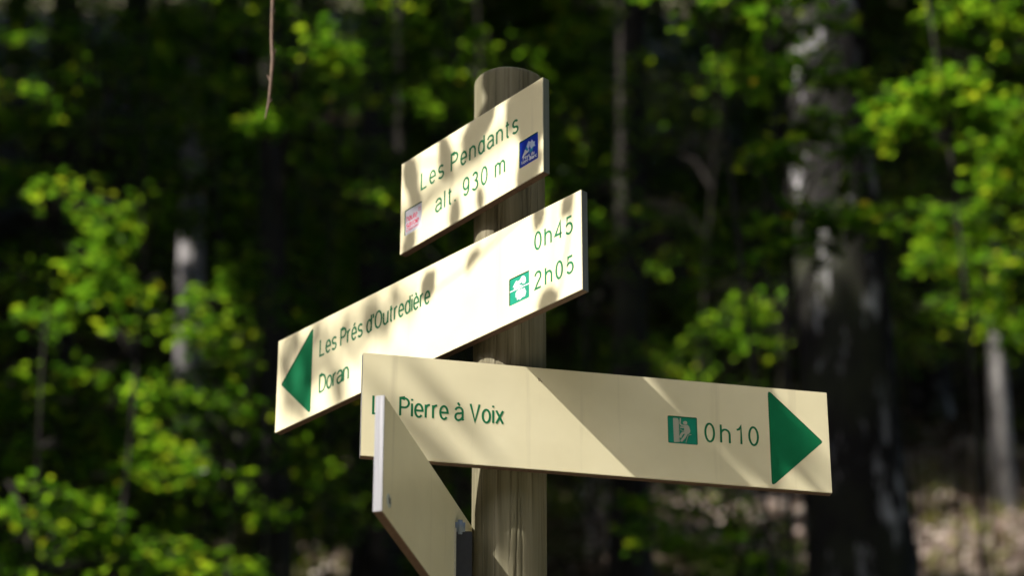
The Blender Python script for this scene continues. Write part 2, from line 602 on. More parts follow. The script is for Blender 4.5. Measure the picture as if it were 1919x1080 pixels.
    if ch == '5': return .5, [([(.46, .98), (.1, .98), (.04, .5)] + arc(.24, .32, .26, .31, 140, -150, 18), False)]
    if ch == '9': return .5, [(arc(.25, .67, .25, .33, 0, 348, 22), True), ([(.5, .67)] + arc(.25, .42, .25, .42, 0, -140, 12), False)]
    return .3, []


def layout(text, x0, x1, z0, cap, sx, side=.10, space=.30):
    """strokes in millimetres, tracked out so that the line runs from x0 to x1"""
    gs = [(None if ch == ' ' else glyph(ch)) for ch in text]
    nat = 0
    for g_ in gs:
        nat += (space if g_ is None else g_[0] + 2 * side) * sx * cap
    nat -= 2 * side * sx * cap
    track = (x1 - x0 - nat) / max(1, len(text) - 1)
    x = x0 - side * sx * cap
    out = []
    for g_ in gs:
        if g_ is None:
            x += space * sx * cap + track
            continue
        gw, st = g_
        for pts, cl in st:
            out.append(([(x + (side + px) * sx * cap, z0 + pz * cap) for px, pz in pts], cl))
        x += (gw + 2 * side) * sx * cap + track
    return out


def ribbons(strokes, width, y_front, step=0.00002, thick=None):
    """flat strokes (mm in) on a board, lying at local y = y_front"""
    V, Fq, n = [], [], 0
    for si, (pts, cl) in enumerate(strokes):
        P = np.array(pts) / 1000
        seg = np.roll(P, -1, 0) - P
        seg /= np.linalg.norm(seg, axis=1)[:, None] + 1e-12
        d = seg + np.roll(seg, 1, 0)
        if not cl:
            d[0] = P[1] - P[0]
            d[-1] = P[-1] - P[-2]
        d /= np.linalg.norm(d, axis=1)[:, None] + 1e-12
        nn = np.stack([-d[:, 1], d[:, 0]], 1)
        sg = seg / (np.linalg.norm(seg, axis=1)[:, None] + 1e-12)
        cosh = np.abs(np.sum(nn * np.stack([-sg[:, 1], sg[:, 0]], 1), 1))
        if not cl:
            cosh[-1] = 1
        mit = np.clip(1 / np.maximum(cosh, .45), 1, 2.2)[:, None]
        hw = width / 2000
        A, B = P + nn * hw * mit, P - nn * hw * mit
        y = y_front - step * (si % 9)
        m = len(P)
        V.append(np.stack([np.concatenate([A[:, 0], B[:, 0]]), np.full(2 * m, y), np.concatenate([A[:, 1], B[:, 1]])], 1))
        r = m if cl else m - 1
        a = np.arange(r)
        b = (a + 1) % m
        Fq.append(np.stack([a, b, b + m, a + m], 1) + n)
        n += 2 * m
    return np.concatenate(V), np.concatenate(Fq)


def rounded(poly, r, n=5):
    """round the corners of a polygon (mm)"""
    out = []
    P = [np.array(q, float) for q in poly]
    for i in range(len(P)):
        a, b, c = P[i - 1], P[i], P[(i + 1) % len(P)]
        u = (a - b) / np.linalg.norm(a - b)
        v = (c - b) / np.linalg.norm(c - b)
        ang = math.acos(np.clip(u @ v, -1, 1))
        t = min(r / math.tan(ang / 2), 0.45 * min(np.linalg.norm(a - b), np.linalg.norm(c - b)))
        p0, p1 = b + u * t, b + v * t
        for k in range(n + 1):
            s = k / n
            out.append(tuple((1 - s) ** 2 * p0 + 2 * s * (1 - s) * b + s * s * p1))
    return out


def prism(polys, y0, y1):
    """bmesh prism(s) from outlines (mm) between local y0 (front) and y1"""
    bm = bmesh.new()
    for poly in polys:
        a = [bm.verts.new((x / 1000, y0, z / 1000)) for x, z in poly]
        b = [bm.verts.new((x / 1000, y1, z / 1000)) for x, z in poly]
        n = len(poly)
        bm.faces.new(a)
        bm.faces.new(b[::-1])
        for k in range(n):
            bm.faces.new((a[k], b[k], b[(k + 1) % n], a[(k + 1) % n]))
    bmesh.ops.recalc_face_normals(bm, faces=bm.faces)
    return bm


def bm_obj(name, bm, parent, mats, smooth=False):
    me = bpy.data.meshes.new(name)
    bm.to_mesh(me)
    bm.free()
    if smooth:
        me.polygons.foreach_set('use_smooth', np.ones(len(me.polygons), bool))
    return link(name, me, parent, mats)


T = 0.0118
H = 150.0


def make_board(yaw, u0, z0, d, L, recesses, label):
    """a laminate board with its recesses cut in"""
    bm = bmesh.new()
    bmesh.ops.create_cube(bm, size=1)
    for v in bm.verts:
        v.co = ((v.co.x + .5) * L / 1000, (v.co.y + .5) * T, (v.co.z + .5) * H / 1000)
    bmesh.ops.bevel(bm, geom=list(bm.edges), offset=0.0006, segments=2, affect='EDGES')
    bm.normal_update()
    for f in bm.faces:
        if abs(f.normal.y) > .8:
            f.material_index = 0
        elif abs(f.normal.x) > .7:
            f.material_index = 2
        else:
            f.material_index = 1
    o = bm_obj('sign_board', bm, None, [M['cream'], M['edge'], M['endcut'], M['green']])
    a = R(yaw)
    n = np.array([math.sin(a), -math.cos(a), 0])
    p = np.array([math.cos(a), math.sin(a), 0]) * u0 + n * (d + T) + np.array([0, 0, z0])
    in_sign(o, p, a)
    o['label'] = label
    if recesses:
        cb = prism(recesses, -0.002, 0.0013)
        for f in cb.faces:
            f.material_index = 3
        cut = bm_obj('cutter', cb, None, [M['cream'], M['edge'], M['endcut'], M['green']])
        cut.matrix_world = Matrix.Identity(4)
        keep = o.parent, o.location.copy(), o.rotation_euler.copy()
        o.parent = None
        o.location = (0, 0, 0)
        o.rotation_euler = (0, 0, 0)
        md = o.modifiers.new('cut', 'BOOLEAN')
        md.object = cut
        md.operation = 'DIFFERENCE'
        md.solver = 'EXACT'
        bpy.context.view_layer.update()
        dg = bpy.context.evaluated_depsgraph_get()
        me = bpy.data.meshes.new_from_object(o.evaluated_get(dg))
        o.modifiers.clear()
        o.data = me
        bpy.data.objects.remove(cut)
        o.parent, o.location, o.rotation_euler = keep
    # two bolts with spacers hold it off the post
    return o


def spacer(yaw, d, z0):
    a = R(yaw)
    n = np.array([math.sin(a), -math.cos(a), 0])
    bm = bmesh.new()
    bmesh.ops.create_cube(bm, size=1)
    for v in bm.verts:
        v.co = (v.co.x * .03, v.co.y * (abs(d) - PR + .004), v.co.z * .1)
    o = bm_obj('spacer', bm, None, [M['dark']])
    in_sign(o, n * ((abs(d) + PR - .004) / 2) * (1 if d > 0 else -1) + np.array([0, 0, z0 + .075]), a)


def lettering(board, lines, width=2.7, name='lettering', mat='green', y=-0.00015):
    for ln in lines:
        V, Fq = ribbons(layout(*ln), width, y)
        link(name, np_mesh(name, V, [Fq]), board, [M[mat]])


def plate(board, name, layers, y=0.0010, label=None):
    """flat coloured layers, each a list of polygons (mm), one mesh; every layer a hair in front of the last"""
    bm = bmesh.new()
    mats = []
    k = 0
    for mat, polys in layers:
        mats.append(M[mat])
        for poly in polys:
            k += 1
            yy = y - 0.00006 * k
            if isinstance(poly, tuple) and poly[0] == 'strokes':
                Vv, Fv = ribbons(poly[1], poly[2], yy, 0.000004)
                vs = [bm.verts.new(q) for q in Vv]
                for f in Fv:
                    ff = bm.faces.new([vs[i] for i in f])
                    ff.material_index = len(mats) - 1
                continue
            f = bm.faces.new([bm.verts.new((x / 1000, yy, z / 1000)) for x, z in poly])
            f.material_index = len(mats) - 1
    bmesh.ops.triangulate(bm, faces=[f for f in bm.faces if len(f.verts) > 4])
    o = bm_obj(name, bm, board, mats)
    if label:
        o['label'] = label
    return o


def sq(x0, x1, z0, z1, r=2.0):
    return rounded([(x0, z0), (x1, z0), (x1, z1), (x0, z1)], r)


def loc(poly, x0, z0, s=0.4):
    return [(x0 + x * s, z0 + z * s) for x, z in poly]


# board 1: the place name
b1 = make_board(-50.70, -0.16379, 0.39603, 0.058, 322.6, [sq(10, 50.5, 26.5, 68), sq(271.2, 311.7, 26.2, 68)], 'short cream place name board at the top of the post')
spacer(-50.70, .058, .39603)
lettering(b1, [('Les Pendants', 49, 268.5, 87.0, 27.0, .9), ('alt. 930 m', 84, 239, 35.0, 27.0, .9)], 3.3)
x0, z0 = 10.3, 26.8
plate(b1, 'logo_plaque', [
    ('plaque', [sq(10.9, 49.7, 27.2, 67.0, 2)]),
    ('red', [('strokes', layout('haute', 14.0, 38.5, 48.8, 9.0, 1.0, .08), 1.35),
             ('strokes', layout('savoie', 13.6, 42.5, 38.2, 9.0, 1.0, .08), 1.35),
             ('strokes', layout('le Département', 13.6, 42.5, 32.4, 3.6, .8, .06), .55)]
     + [[(x, z), (x + 1.9, z), (x + 1.9, z + 1.9), (x, z + 1.9)] for x, z in ((41.5, 55.5), (45, 55.5), (41.5, 59), (45, 59))]),
], label='white logo plaque with red lettering')
q = lambda P: loc(P, 271.4, 26.4, .40)
plate(b1, 'logo_plaque', [
    ('blue', [sq(272.0, 311.0, 26.8, 67.1, 2)]),
    ('sky_print', [q([(20, 52), (38, 78), (46, 66), (38, 50), (30, 58)]), q([(50, 40), (70, 44), (76, 60), (58, 58)])]),
    ('pale', [q([(38, 74), (48, 90), (58, 82), (52, 64), (44, 60)]), q([(58, 80), (66, 88), (74, 76), (84, 74), (80, 64), (86, 54), (72, 58), (62, 52), (56, 66)]), q([(40, 54), (50, 60), (52, 48), (46, 46)])]),
    ('white', [q([(12, 36), (30, 64), (25, 44), (44, 50), (46, 47), (22, 40)]),
               ('strokes', layout('Pays du', 279, 303, 37.2, 4.6, 1, .08), 1.0),
               ('strokes', layout('Mont-Blanc', 275.5, 308.5, 31.0, 4.8, 1, .08), 1.0)]),
], label='blue logo plaque with a white mountain flower emblem')

# board 2: long board pointing left
AR2 = rounded([(10.5, 74.6), (82.6, 145.2), (82.6, 4.2)], 3.5)
b2 = make_board(-47.16, -0.43204, 0.19709, 0.058, 649.4, [AR2, sq(507.5, 547.2, 25.6, 66.5)], 'long cream arrow board facing the sun')
spacer(-47.16, .058, .19709)
lettering(b2, [("Les Prés d'Outredière", 100.5, 343.0, 91.0, 26.0, .74), ('Doran', 102, 167.3, 32.0, 26.5, .80), ('0h45', 559, 631.4, 92.0, 25.5, .92), ('2h05', 558.8, 632.3, 32.6, 25.0, .92)], 3.2)
plate(b2, 'arrow', [('green', [rounded([(11, 74.6), (82.3, 144.6), (82.3, 4.8)], 3.5)])], label='dark green arrow pointing left')
q = lambda P: loc(P, 507.6, 25.7, .395)
plate(b2, 'pictogram', [
    ('teal', [sq(508.2, 546.6, 26.2, 65.7, 2)]),
    ('white', [[(507.9, 46.5), (546.8, 46.2), (546.8, 47.8), (507.9, 48.2)],
               q([(16, 68), (24, 78), (34, 88), (38, 86), (30, 76), (36, 82), (52, 84), (60, 94), (72, 94), (80, 84), (82, 70), (76, 62), (66, 64), (62, 72), (50, 70), (40, 66), (24, 64)]),
               q([(20, 58), (30, 66), (48, 66), (60, 62), (66, 60), (40, 58)]),
               q([(30, 40), (38, 48), (44, 44), (50, 50), (56, 46), (62, 50), (66, 44), (76, 46), (80, 34), (84, 28), (76, 22), (78, 12), (64, 14), (52, 8), (46, 14), (38, 10), (40, 20), (30, 24), (32, 32)])]),
], label='teal pictogram with pale shapes above and below a line')

# board 3: long board pointing right
AR3 = rounded([(562.3, 147.0), (638.2, 74.9), (562.3, 2.6)], 3.5)
b3 = make_board(11.66, -0.21369, 0.0, 0.058, 647.5, [AR3, sq(419.0, 460.3, 55.0, 95.3)], 'long cream arrow board crossed by a slanting shadow')
spacer(11.66, .058, 0)
lettering(b3, [('L', 15.2, 24.5, 62.2, 25.7, .9), ('a', 27.5, 37, 62.2, 25.7, .75), ('Pierre à Voix', 51.6, 191.0, 62.3, 25.5, .78), ('0h10', 471.5, 545.5, 61.5, 26.5, .92)], 2.9)
scf = [([(239.0 + a_, 131.0 + b_) for a_, b_ in q_], False) for q_ in (((0, 4), (1.2, 1.5), (1.6, -1)), ((2.2, 3), (3.6, 0.5), (6, -2.5)), ((0.8, 0), (3, -1.2)))]
Vs, Fs = ribbons(scf, .8, -0.0001)
link('scuff_mark', np_mesh('scuff_mark', Vs, [Fs]), b3, [M['twig']])
plate(b3, 'arrow', [('green', [rounded([(562.7, 146.3), (637.5, 74.9), (562.7, 3.3)], 3.5)])], label='dark green arrow pointing right')
q = lambda P: [(419 + (x - 157) / 740 * 41.3, 55.0 + (825 - z + (x - 157) * .075) / 700 * 40.3) for x, z in P]
plate(b3, 'pictogram', [
    ('teal', [sq(419.7, 459.7, 55.6, 94.5, 2)]),
    ('picto', [q([(295, 180), (420, 190), (440, 250), (432, 330), (448, 400), (436, 480), (450, 560), (436, 640), (446, 700), (440, 740), (455, 800), (305, 800)]),
               q([(600 + 55 * math.cos(t), 308 + 48 * math.sin(t)) for t in np.linspace(0, 6, 14)]),
               q([(575, 365), (655, 362), (695, 400), (728, 520), (712, 565), (640, 600), (575, 590), (585, 500), (565, 430)]),
               ('strokes', [(q([(590, 385), (500, 370), (468, 325), (484, 190)]), False), (q([(590, 420), (530, 428), (468, 425)]), False)], 2.0),
               ('strokes', [(q([(615, 560), (530, 570), (490, 620), (462, 690)]), False), (q([(625, 590), (565, 690), (480, 785)]), False)], 3.3),
               ('strokes', [(q([(650, 590), (745, 612), (665, 632), (600, 822)]), False), (q([(460, 470), (520, 512), (580, 520)]), False)], .8)]),
], label='teal pictogram of a climber beside a pale rock wall')

# board 4: end on, back towards us
b4 = make_board(77.045, -0.46360, -0.21071, -0.05736, 647.5, [], 'plain back of a cream board seen nearly end on')
scr = bmesh.new()
bmesh.ops.create_cone(scr, cap_ends=True, segments=28, radius1=.0088, radius2=.0078, depth=.0012, matrix=Matrix.Translation((.0270, -.0006, .0236)) @ Matrix.Rotation(math.pi / 2, 4, 'X'))
so4 = bm_obj('screw_head', scr, b4, [M['screw']], False)
slot = bmesh.new()
for k in range(2):
    bmesh.ops.create_cube(slot, size=1, matrix=Matrix.Translation((.0270, -.0013, .0236)) @ Matrix.Rotation(R(35 + 90 * k), 4, 'Y') @ Matrix.Diagonal((.0085, .0004, .0022, 1)))
o = bm_obj('screw_slot', slot, so4, [M['dark']])

# bracket between board 4 and the post
br = bmesh.new()
bmesh.ops.create_cube(br, size=1, matrix=Matrix.Translation((.0108, .018, -.21)) @ Matrix.Diagonal((.0215, .036, .42, 1)))
bmesh.ops.bevel(br, geom=list(br.edges), offset=.001, segments=2, affect='EDGES')
bro = bm_obj('bracket', br, None, [M['dark']])
in_sign(bro, (-.0690, -.100, -.1010), R(8))
bro['label'] = 'dark steel channel between the plain board and the post'
lip = bmesh.new()
bmesh.ops.create_cube(lip, size=1, matrix=Matrix.Translation((-.0022, -.002, -.207)) @ Matrix.Diagonal((.0044, .006, .418, 1)))
bmesh.ops.bevel(lip, geom=list(lip.edges), offset=.0006, segments=2, affect='EDGES')
link_l = bm_obj('metal_lip', lip, bro, [M['alu']])
cp = bmesh.new()
bmesh.ops.create_cube(cp, size=1, matrix=Matrix.Translation((.0055, .0015, .0050)) @ Matrix.Diagonal((.0130, .012, .0200, 1)))
bmesh.ops.bevel(cp, geom=list(cp.edges), offset=.0035, segments=4, affect='EDGES')
bm_obj('plastic_cap', cp, bro, [M['cap']], True)

# ------------------------------------------------------------------ sun gaps: places in the wood that the sun reaches
GAPS = []


def gap(px, py, y, r, pad=.07):
    GAPS.append((at(px, py, y), r, pad))


for a in [  # the big trunk on the right, upper left flank
    (1475, 0, 6.8, .12, .2), (1485, 60, 6.8, .12, .2), (1480, 130, 6.8, .12, .2), (1490, 200, 6.8, .13, .2), (1490, 275, 6.8, .12, .2), (1500, 340, 6.8, .11, .2), (1500, 400, 6.8, .04, .1),
    # thin pale trunk on the right and the ground at its foot
    (1866, 640, 14.1, .16, .3), (1868, 710, 14.1, .16, .3), (1872, 785, 14.1, .12, .26), (1876, 850, 14.1, .08, .2), (1880, 925, 14.1, .14, .26),
    # leaves on the right
    (1660, 190, 6.2, .12, .1), (1720, 180, 6.2, .16, .1), (1780, 170, 6.2, .16, .1), (1830, 180, 6.2, .14, .1), (1690, 240, 6.2, .14, .1), (1850, 215, 6.2, .12, .1), (1640, 190, 6.2, .08, .1), (1760, 30, 7, .14), (1850, 90, 7.5, .12),
    (1900, 130, 7.5, .12), (1890, 200, 7.5, .12), (1880, 300, 8, .16), (1680, 400, 8, .10), (1790, 420, 8, .14), (1870, 430, 8, .16), (1900, 520, 8, .14), (1850, 480, 8, .10), (1790, 610, 9, .16), (1840, 560, 9, .12),
    (1830, 30, 7.2, .12), (1905, 60, 7.2, .14), (1900, 240, 7, .14), (1880, 360, 7.8, .16), (1900, 600, 8.4, .14), (1380, 610, 9, .16), (1430, 640, 9, .12), (1450, 570, 9, .10), (1330, 560, 10, .08), (1340, 12, 5, .08), (1290, 10, 5, .06),
    # leaves on the left
    (200, 460, 6.5, .16), (160, 490, 6.5, .12), (230, 400, 6.5, .12), (190, 545, 6.5, .12), (240, 620, 7, .09), (280, 540, 7, .08), (500, 235, 7, .11), (530, 200, 7, .08),
    (600, 75, 7, .09), (630, 95, 7, .07), (90, 70, 7, .10), (180, 45, 8, .09), (420, 560, 8, .18), (380, 610, 8, .12), (300, 730, 7, .10), (350, 745, 7, .10), (290, 725, 7, .08), (430, 690, 8, .10), (110, 930, 6.5, .10), (160, 960, 6.5, .08),
    (470, 950, 7.5, .09), (350, 860, 7.5, .08), (320, 780, 7, .10), (50, 1060, 6.5, .12), (820, 180, 8, .08), (700, 360, 8, .06), (790, 100, 9, .12), (60, 620, 7, .12), (120, 700, 7, .10), (40, 760, 7, .10), (60, 30, 9, .12), (120, 380, 8, .08), (60, 330, 9, .08), (310, 640, 8, .08),
    (560, 230, 9, .06), (600, 380, 9, .06), (350, 490, 14, .2), (350, 560, 14, .2), (350, 680, 14, .14), (160, 1030, 6.5, .2), (300, 1040, 6.5, .15), (440, 1060, 7, .12)]:
    gap(*a)
for a in [(1740, 1000, .28), (1800, 1000, .3), (1870, 1005, .3), (1760, 1060, .4), (1850, 1065, .4), (1915, 1050, .35), (1720, 1080, .3), (1800, 1040, .3),   # the bright bank on the right
          (1230, 980, .13), (1290, 955, .17), (1340, 985, .15), (1400, 965, .17), (1440, 1000, .1), (1200, 1050, .16), (1330, 1070, .15), (1450, 1060, .1), (640, 1065, .16), (700, 1060, .12)]:
    GAPS.append((on_ground(a[0], a[1]), a[2], .28 if a[0] > 1700 else .08))
for _ in range(200):     # small flecks all through the wood
    u_ = RNG.random()
    px_ = RNG.uniform(-20, 900) if u_ < .6 else (RNG.uniform(1620, 1940) if u_ < .84 else RNG.uniform(1260, 1500))
    gap(px_, RNG.uniform(-20, 1090), RNG.uniform(6, 17), RNG.uniform(.0, .05) ** 1.0, .0)
GP = np.array([g_[0] for g_ in GAPS])
GR = np.array([g_[1] for g_ in GAPS])
GX = np.array([g_[2] for g_ in GAPS])


E1 = unit(np.cross(SUN, np.array([0, 0, 1.0])))
E2 = np.cross(SUN, E1)
CELL, HALF = 0.025, 34.0
NG = int(2 * HALF / CELL)


def gap_map(pad):
    """for every column of sunlight: the height along the sun's ray above which no leaf may hang"""
    g_ = np.full((NG, NG), 1e9, np.float32)
    for p0, r, q in zip(GP, GR, GX):
        rr = r + (q + .10 if pad is None else pad)
        a, b, t = p0 @ E1, p0 @ E2, p0 @ SUN
        i0, i1 = int((a - rr + HALF) / CELL), int((a + rr + HALF) / CELL) + 1
        j0, j1 = int((b - rr + HALF) / CELL), int((b + rr + HALF) / CELL) + 1
        if i0 < 0 or j0 < 0 or i1 > NG or j1 > NG:
            continue
        u = (np.arange(i0, i1) + .5) * CELL - HALF - a
        v = (np.arange(j0, j1) + .5) * CELL - HALF - b
        m = u[:, None] ** 2 + v[None, :] ** 2 < rr * rr
        g_[i0:i1, j0:j1] = np.where(m, np.minimum(g_[i0:i1, j0:j1], t), g_[i0:i1, j0:j1])
    return g_


MAPS = {}


def lit_mask(P, tmin=0.5, grow=1.0, pad=0.0):
    """True where a leaf may stay: it leaves every sun gap open"""
    if pad not in MAPS:
        MAPS[pad] = gap_map(pad)
    i_ = np.clip(((P @ E1 + HALF) / CELL).astype(int), 0, NG - 1)
    j_ = np.clip(((P @ E2 + HALF) / CELL).astype(int), 0, NG - 1)
    return ~(P @ SUN > MAPS[pad][i_, j_] + tmin)


def sign_open(P, r=1.25, rc=3.6):
    """True where a leaf leaves the sign and the clearing in front of it in the sun"""
    ok = np.ones(len(P), bool)
    for c, q in ((np.array([.03, 0, .2]), r), (np.array([-.9, -3.4, -2.9]), rc)):
        v = P - c
        t = v @ SUN
        d2 = np.einsum('ij,ij->i', v, v) - t * t
        ok &= ~((t > 0) & (d2 < q * q))
    return ok


# ------------------------------------------------------------------ tall trees
RNG = np.random.default_rng(21)


def trunk_pts(base, top, n=26, bend=.12):
    rng = RNG
    s = np.linspace(0, 1, n)
    p = base[None] * (1 - s[:, None]) + top[None] * s[:, None]
    a, b = rng.uniform(0, 6, 2)
    L = np.linalg.norm(top - base)
    p[:, 0] += bend * np.sin(s * 5 + a) * s * L / 14
    p[:, 1] += bend * np.sin(s * 4 + b) * s * L / 14
    return p


def crown_points(c, rx, rz, nclump, per):
    rng = RNG
    d = unit(rng.standard_normal((nclump, 3)))
    rr = rng.uniform(.35, 1, nclump) ** .5
    cc = c + d * rr[:, None] * np.array([rx, rx, rz])
    P = np.repeat(cc, per, 0) + rng.standard_normal((nclump * per, 3)) * np.array([.55, .55, .3])
    return P, cc


def tall_tree(name, label, base, top, r0, r1, bark, crown_c, rx, rz, nclump, per, group=None, k=14, limbs=()):
    t = empty(name, tuple(base))
    tb = Tubes()
    pts = trunk_pts(base, top)
    s = np.linspace(0, 1, len(pts))
    rad = r0 * (1 - s) + r1 * s + r0 * .55 * np.exp(-s * len(pts) * .55)
    tb.add(pts - base, rad, k, .025)
    for lp, lr in limbs:
        tb.add(np.array(lp) - base, lr, 7, .03)
    near = math.hypot(base[0], base[1]) < 9.5
    P, cc = crown_points(np.array(crown_c), rx, rz, nclump, int(per * 2.6) if near else per)
    for q_ in cc[::3]:
        a = pts[min(len(pts) - 1, int(np.argmin(np.abs(pts[:, 2] - (q_[2] - 1.0)))))]
        mid = (a + q_) / 2 + np.array([0, 0, .25])
        l = np.array([a, a * .6 + mid * .4, mid, q_ * .7 + mid * .3, q_])
        l5 = np.concatenate([l[:-1] * (1 - q) + l[1:] * q for q in np.linspace(0, 1, 9)])
        if np.all(sign_open(l, 1.0, 3.3)) and np.all(lit_mask(l5, .5, 1, .03)):
            tb.add(l - base, np.linspace(.05, .012, 5), 5)
    me = tb.mesh('trunk')
    link('trunk', me, t, [bark])
    px, py, z = frame_of(P)
    inview = (z > 0) & (z < 17) & (px > -120) & (px < 2040) & (py > -160) & (py < 1240)
    keep = lit_mask(P, .5, 1, None) & sign_open(P) & ~inview
    P = P[keep]
    n = len(P)
    D = RNG.standard_normal((n, 3)) * np.array([1, 1, .35])
    N = RNG.standard_normal((n, 3)) * .55 + np.array([0, 0, 1])
    me = leaf_mesh('crown', P - base, D, N, RNG.uniform(.38, .54, n) * (.6 if near else 1), RNG.uniform(.29, .39, n) * (.6 if near else 1), True)
    link('crown', me, t, [M['canopy']])
    tag(t, label, 'tree', group)
    return t


def base_at(px, y, py=540):
    p = at(px, py, y)
    return np.array([p[0], y, float(gh(p[0], y)) - .1])


def aim_tree(name, label, y, px_a, py_a, px_b, py_b, w_px, bark, taper=.8, group=None, height=15, limbs=()):
    """trunk whose axis passes two seen places"""
    a, b = at(px_a, py_a, y), at(px_b, py_b, y)   # a upper, b lower
    d = (a - b) / (a[2] - b[2])
    zg = float(gh(b[0], y))
    base = b + d * (zg - b[2])
    base[2] -= .1
    top = base + d * height
    Z = (b - CAM) @ FW
    r = w_px / 2 * Z / F_PX
    top = np.array([base[0] + d[0] * 8, y, zg + height])
    return tall_tree(name, label, base, top, r * 1.0, r * .35, bark, (top[0], y, zg + height - 2.2), 3.1, 3.4, 62, 66, group, 20, limbs)


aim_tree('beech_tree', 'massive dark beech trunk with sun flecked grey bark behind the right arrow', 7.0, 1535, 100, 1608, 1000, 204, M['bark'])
aim_tree('beech_tree', 'thin pale sunlit trunk rising from the bright leafy bank', 14.2, 1864, 250, 1880, 900, 32, M['mottled'])
aim_tree('beech_tree', 'slender pale trunk sunlit behind the tip of the left pointing arrow board', 14.0, 352, 200, 350, 700, 48, M['pale_bark'])
e0 = at(470, 345, 9.0)
e1 = at(330, 352, 8.9)
e2 = at(150, 346, 8.6)
e3 = at(-60, 352, 8.3)
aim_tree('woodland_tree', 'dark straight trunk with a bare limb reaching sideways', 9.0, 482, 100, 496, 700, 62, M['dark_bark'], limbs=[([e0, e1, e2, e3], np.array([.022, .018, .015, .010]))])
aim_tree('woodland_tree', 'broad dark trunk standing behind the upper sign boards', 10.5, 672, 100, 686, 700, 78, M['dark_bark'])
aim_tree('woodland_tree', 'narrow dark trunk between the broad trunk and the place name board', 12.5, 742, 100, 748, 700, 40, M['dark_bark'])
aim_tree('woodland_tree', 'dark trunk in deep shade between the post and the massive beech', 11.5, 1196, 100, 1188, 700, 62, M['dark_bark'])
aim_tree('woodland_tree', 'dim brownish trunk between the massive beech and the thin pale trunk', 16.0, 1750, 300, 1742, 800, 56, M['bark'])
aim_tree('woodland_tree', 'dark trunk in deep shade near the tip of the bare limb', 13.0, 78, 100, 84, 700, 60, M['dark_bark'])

SEEN = [(at(p, 540, y)[0], y) for p, y in ((1575, 7), (1868, 14.2), (350, 14), (490, 9), (680, 10.5), (745, 12.5), (1190, 11.5), (1745, 16), (80, 13))]
cnt = 0
for gy in np.arange(-18.7, 50, 4.3):
    for gx in np.arange(-30, 21, 4.3):
        x = gx + RNG.uniform(-1.3, 1.3)
        y = gy + RNG.uniform(-1.3, 1.3)
        if math.hypot(x, y + 2.6) < 5.6:
            continue
        if min(math.hypot(x - a, y - b) for a, b in SEEN) < 1.6:
            continue
        P0 = np.array([[x, y, float(gh(x, y)) + 2.2]])
        px, py, z = frame_of(P0)
        if z[0] > 0 and -60 < px[0] < 1980 and y < 19:
            continue
        zg = float(gh(x, y))
        hgt = RNG.uniform(12.5, 16.5)
        seen = z[0] > 0 and -80 < px[0] < 2000
        r0 = RNG.uniform(.10, .24)
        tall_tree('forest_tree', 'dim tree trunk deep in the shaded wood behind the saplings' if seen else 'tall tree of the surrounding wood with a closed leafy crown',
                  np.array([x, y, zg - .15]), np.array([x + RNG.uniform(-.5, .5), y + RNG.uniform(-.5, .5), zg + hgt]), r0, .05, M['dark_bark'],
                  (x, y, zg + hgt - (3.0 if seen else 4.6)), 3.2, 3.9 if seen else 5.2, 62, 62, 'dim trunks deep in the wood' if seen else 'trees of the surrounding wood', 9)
        cnt += 1
print('forest trees', cnt)

# ------------------------------------------------------------------ saplings and low boughs in view
RNG = np.random.default_rng(33)


def spray(c, r, n, flat=.22, droop=.15):
    """a tier of leaves: positions, directions, normals and its twigs"""
    ang = RNG.uniform(0, 2 * math.pi)
    ax = np.array([math.cos(ang), math.sin(ang), RNG.uniform(-.25, .05)])
    sd = np.array([-math.sin(ang), math.cos(ang), RNG.uniform(-.08, .08)])
    tw = []
    P, D = [], []
    k = max(4, int(n / 9))
    main = np.array([c - ax * r, c - ax * r * .3, c + ax * r * .4, c + ax * r - np.array([0, 0, r * droop])])
    tw.append((main, np.array([.006, .005, .004, .002])))
    for q_ in range(k):
        s = -0.8 + 1.8 * (q_ + .5) / k
        a = c + ax * r * s
        side = 1 if q_ % 2 else -1
        ln = r * RNG.uniform(.45, .85) * (1 - .35 * abs(s))
        dr = unit(sd * side + ax * .7 + RNG.standard_normal(3) * np.array([.15, .15, .12]))
        e = a + dr * ln - np.array([0, 0, ln * droop])
        tw.append((np.array([a, (a + e) / 2 + np.array([0, 0, .01]), e]), np.array([.003, .0025, .0015])))
        m = max(4, n // k)
        for l in range(m):
            u = RNG.uniform(.1, 1.05)
            P.append(a + (e - a) * u + RNG.standard_normal(3) * np.array([.02, .02, .02 + flat * .1 * r]))
            sg = 1 if l % 2 else -1
            D.append(dr * .6 + sg * np.cross([0, 0, 1], dr) * .9 + RNG.standard_normal(3) * .25)
    return np.array(P), np.array(D), tw


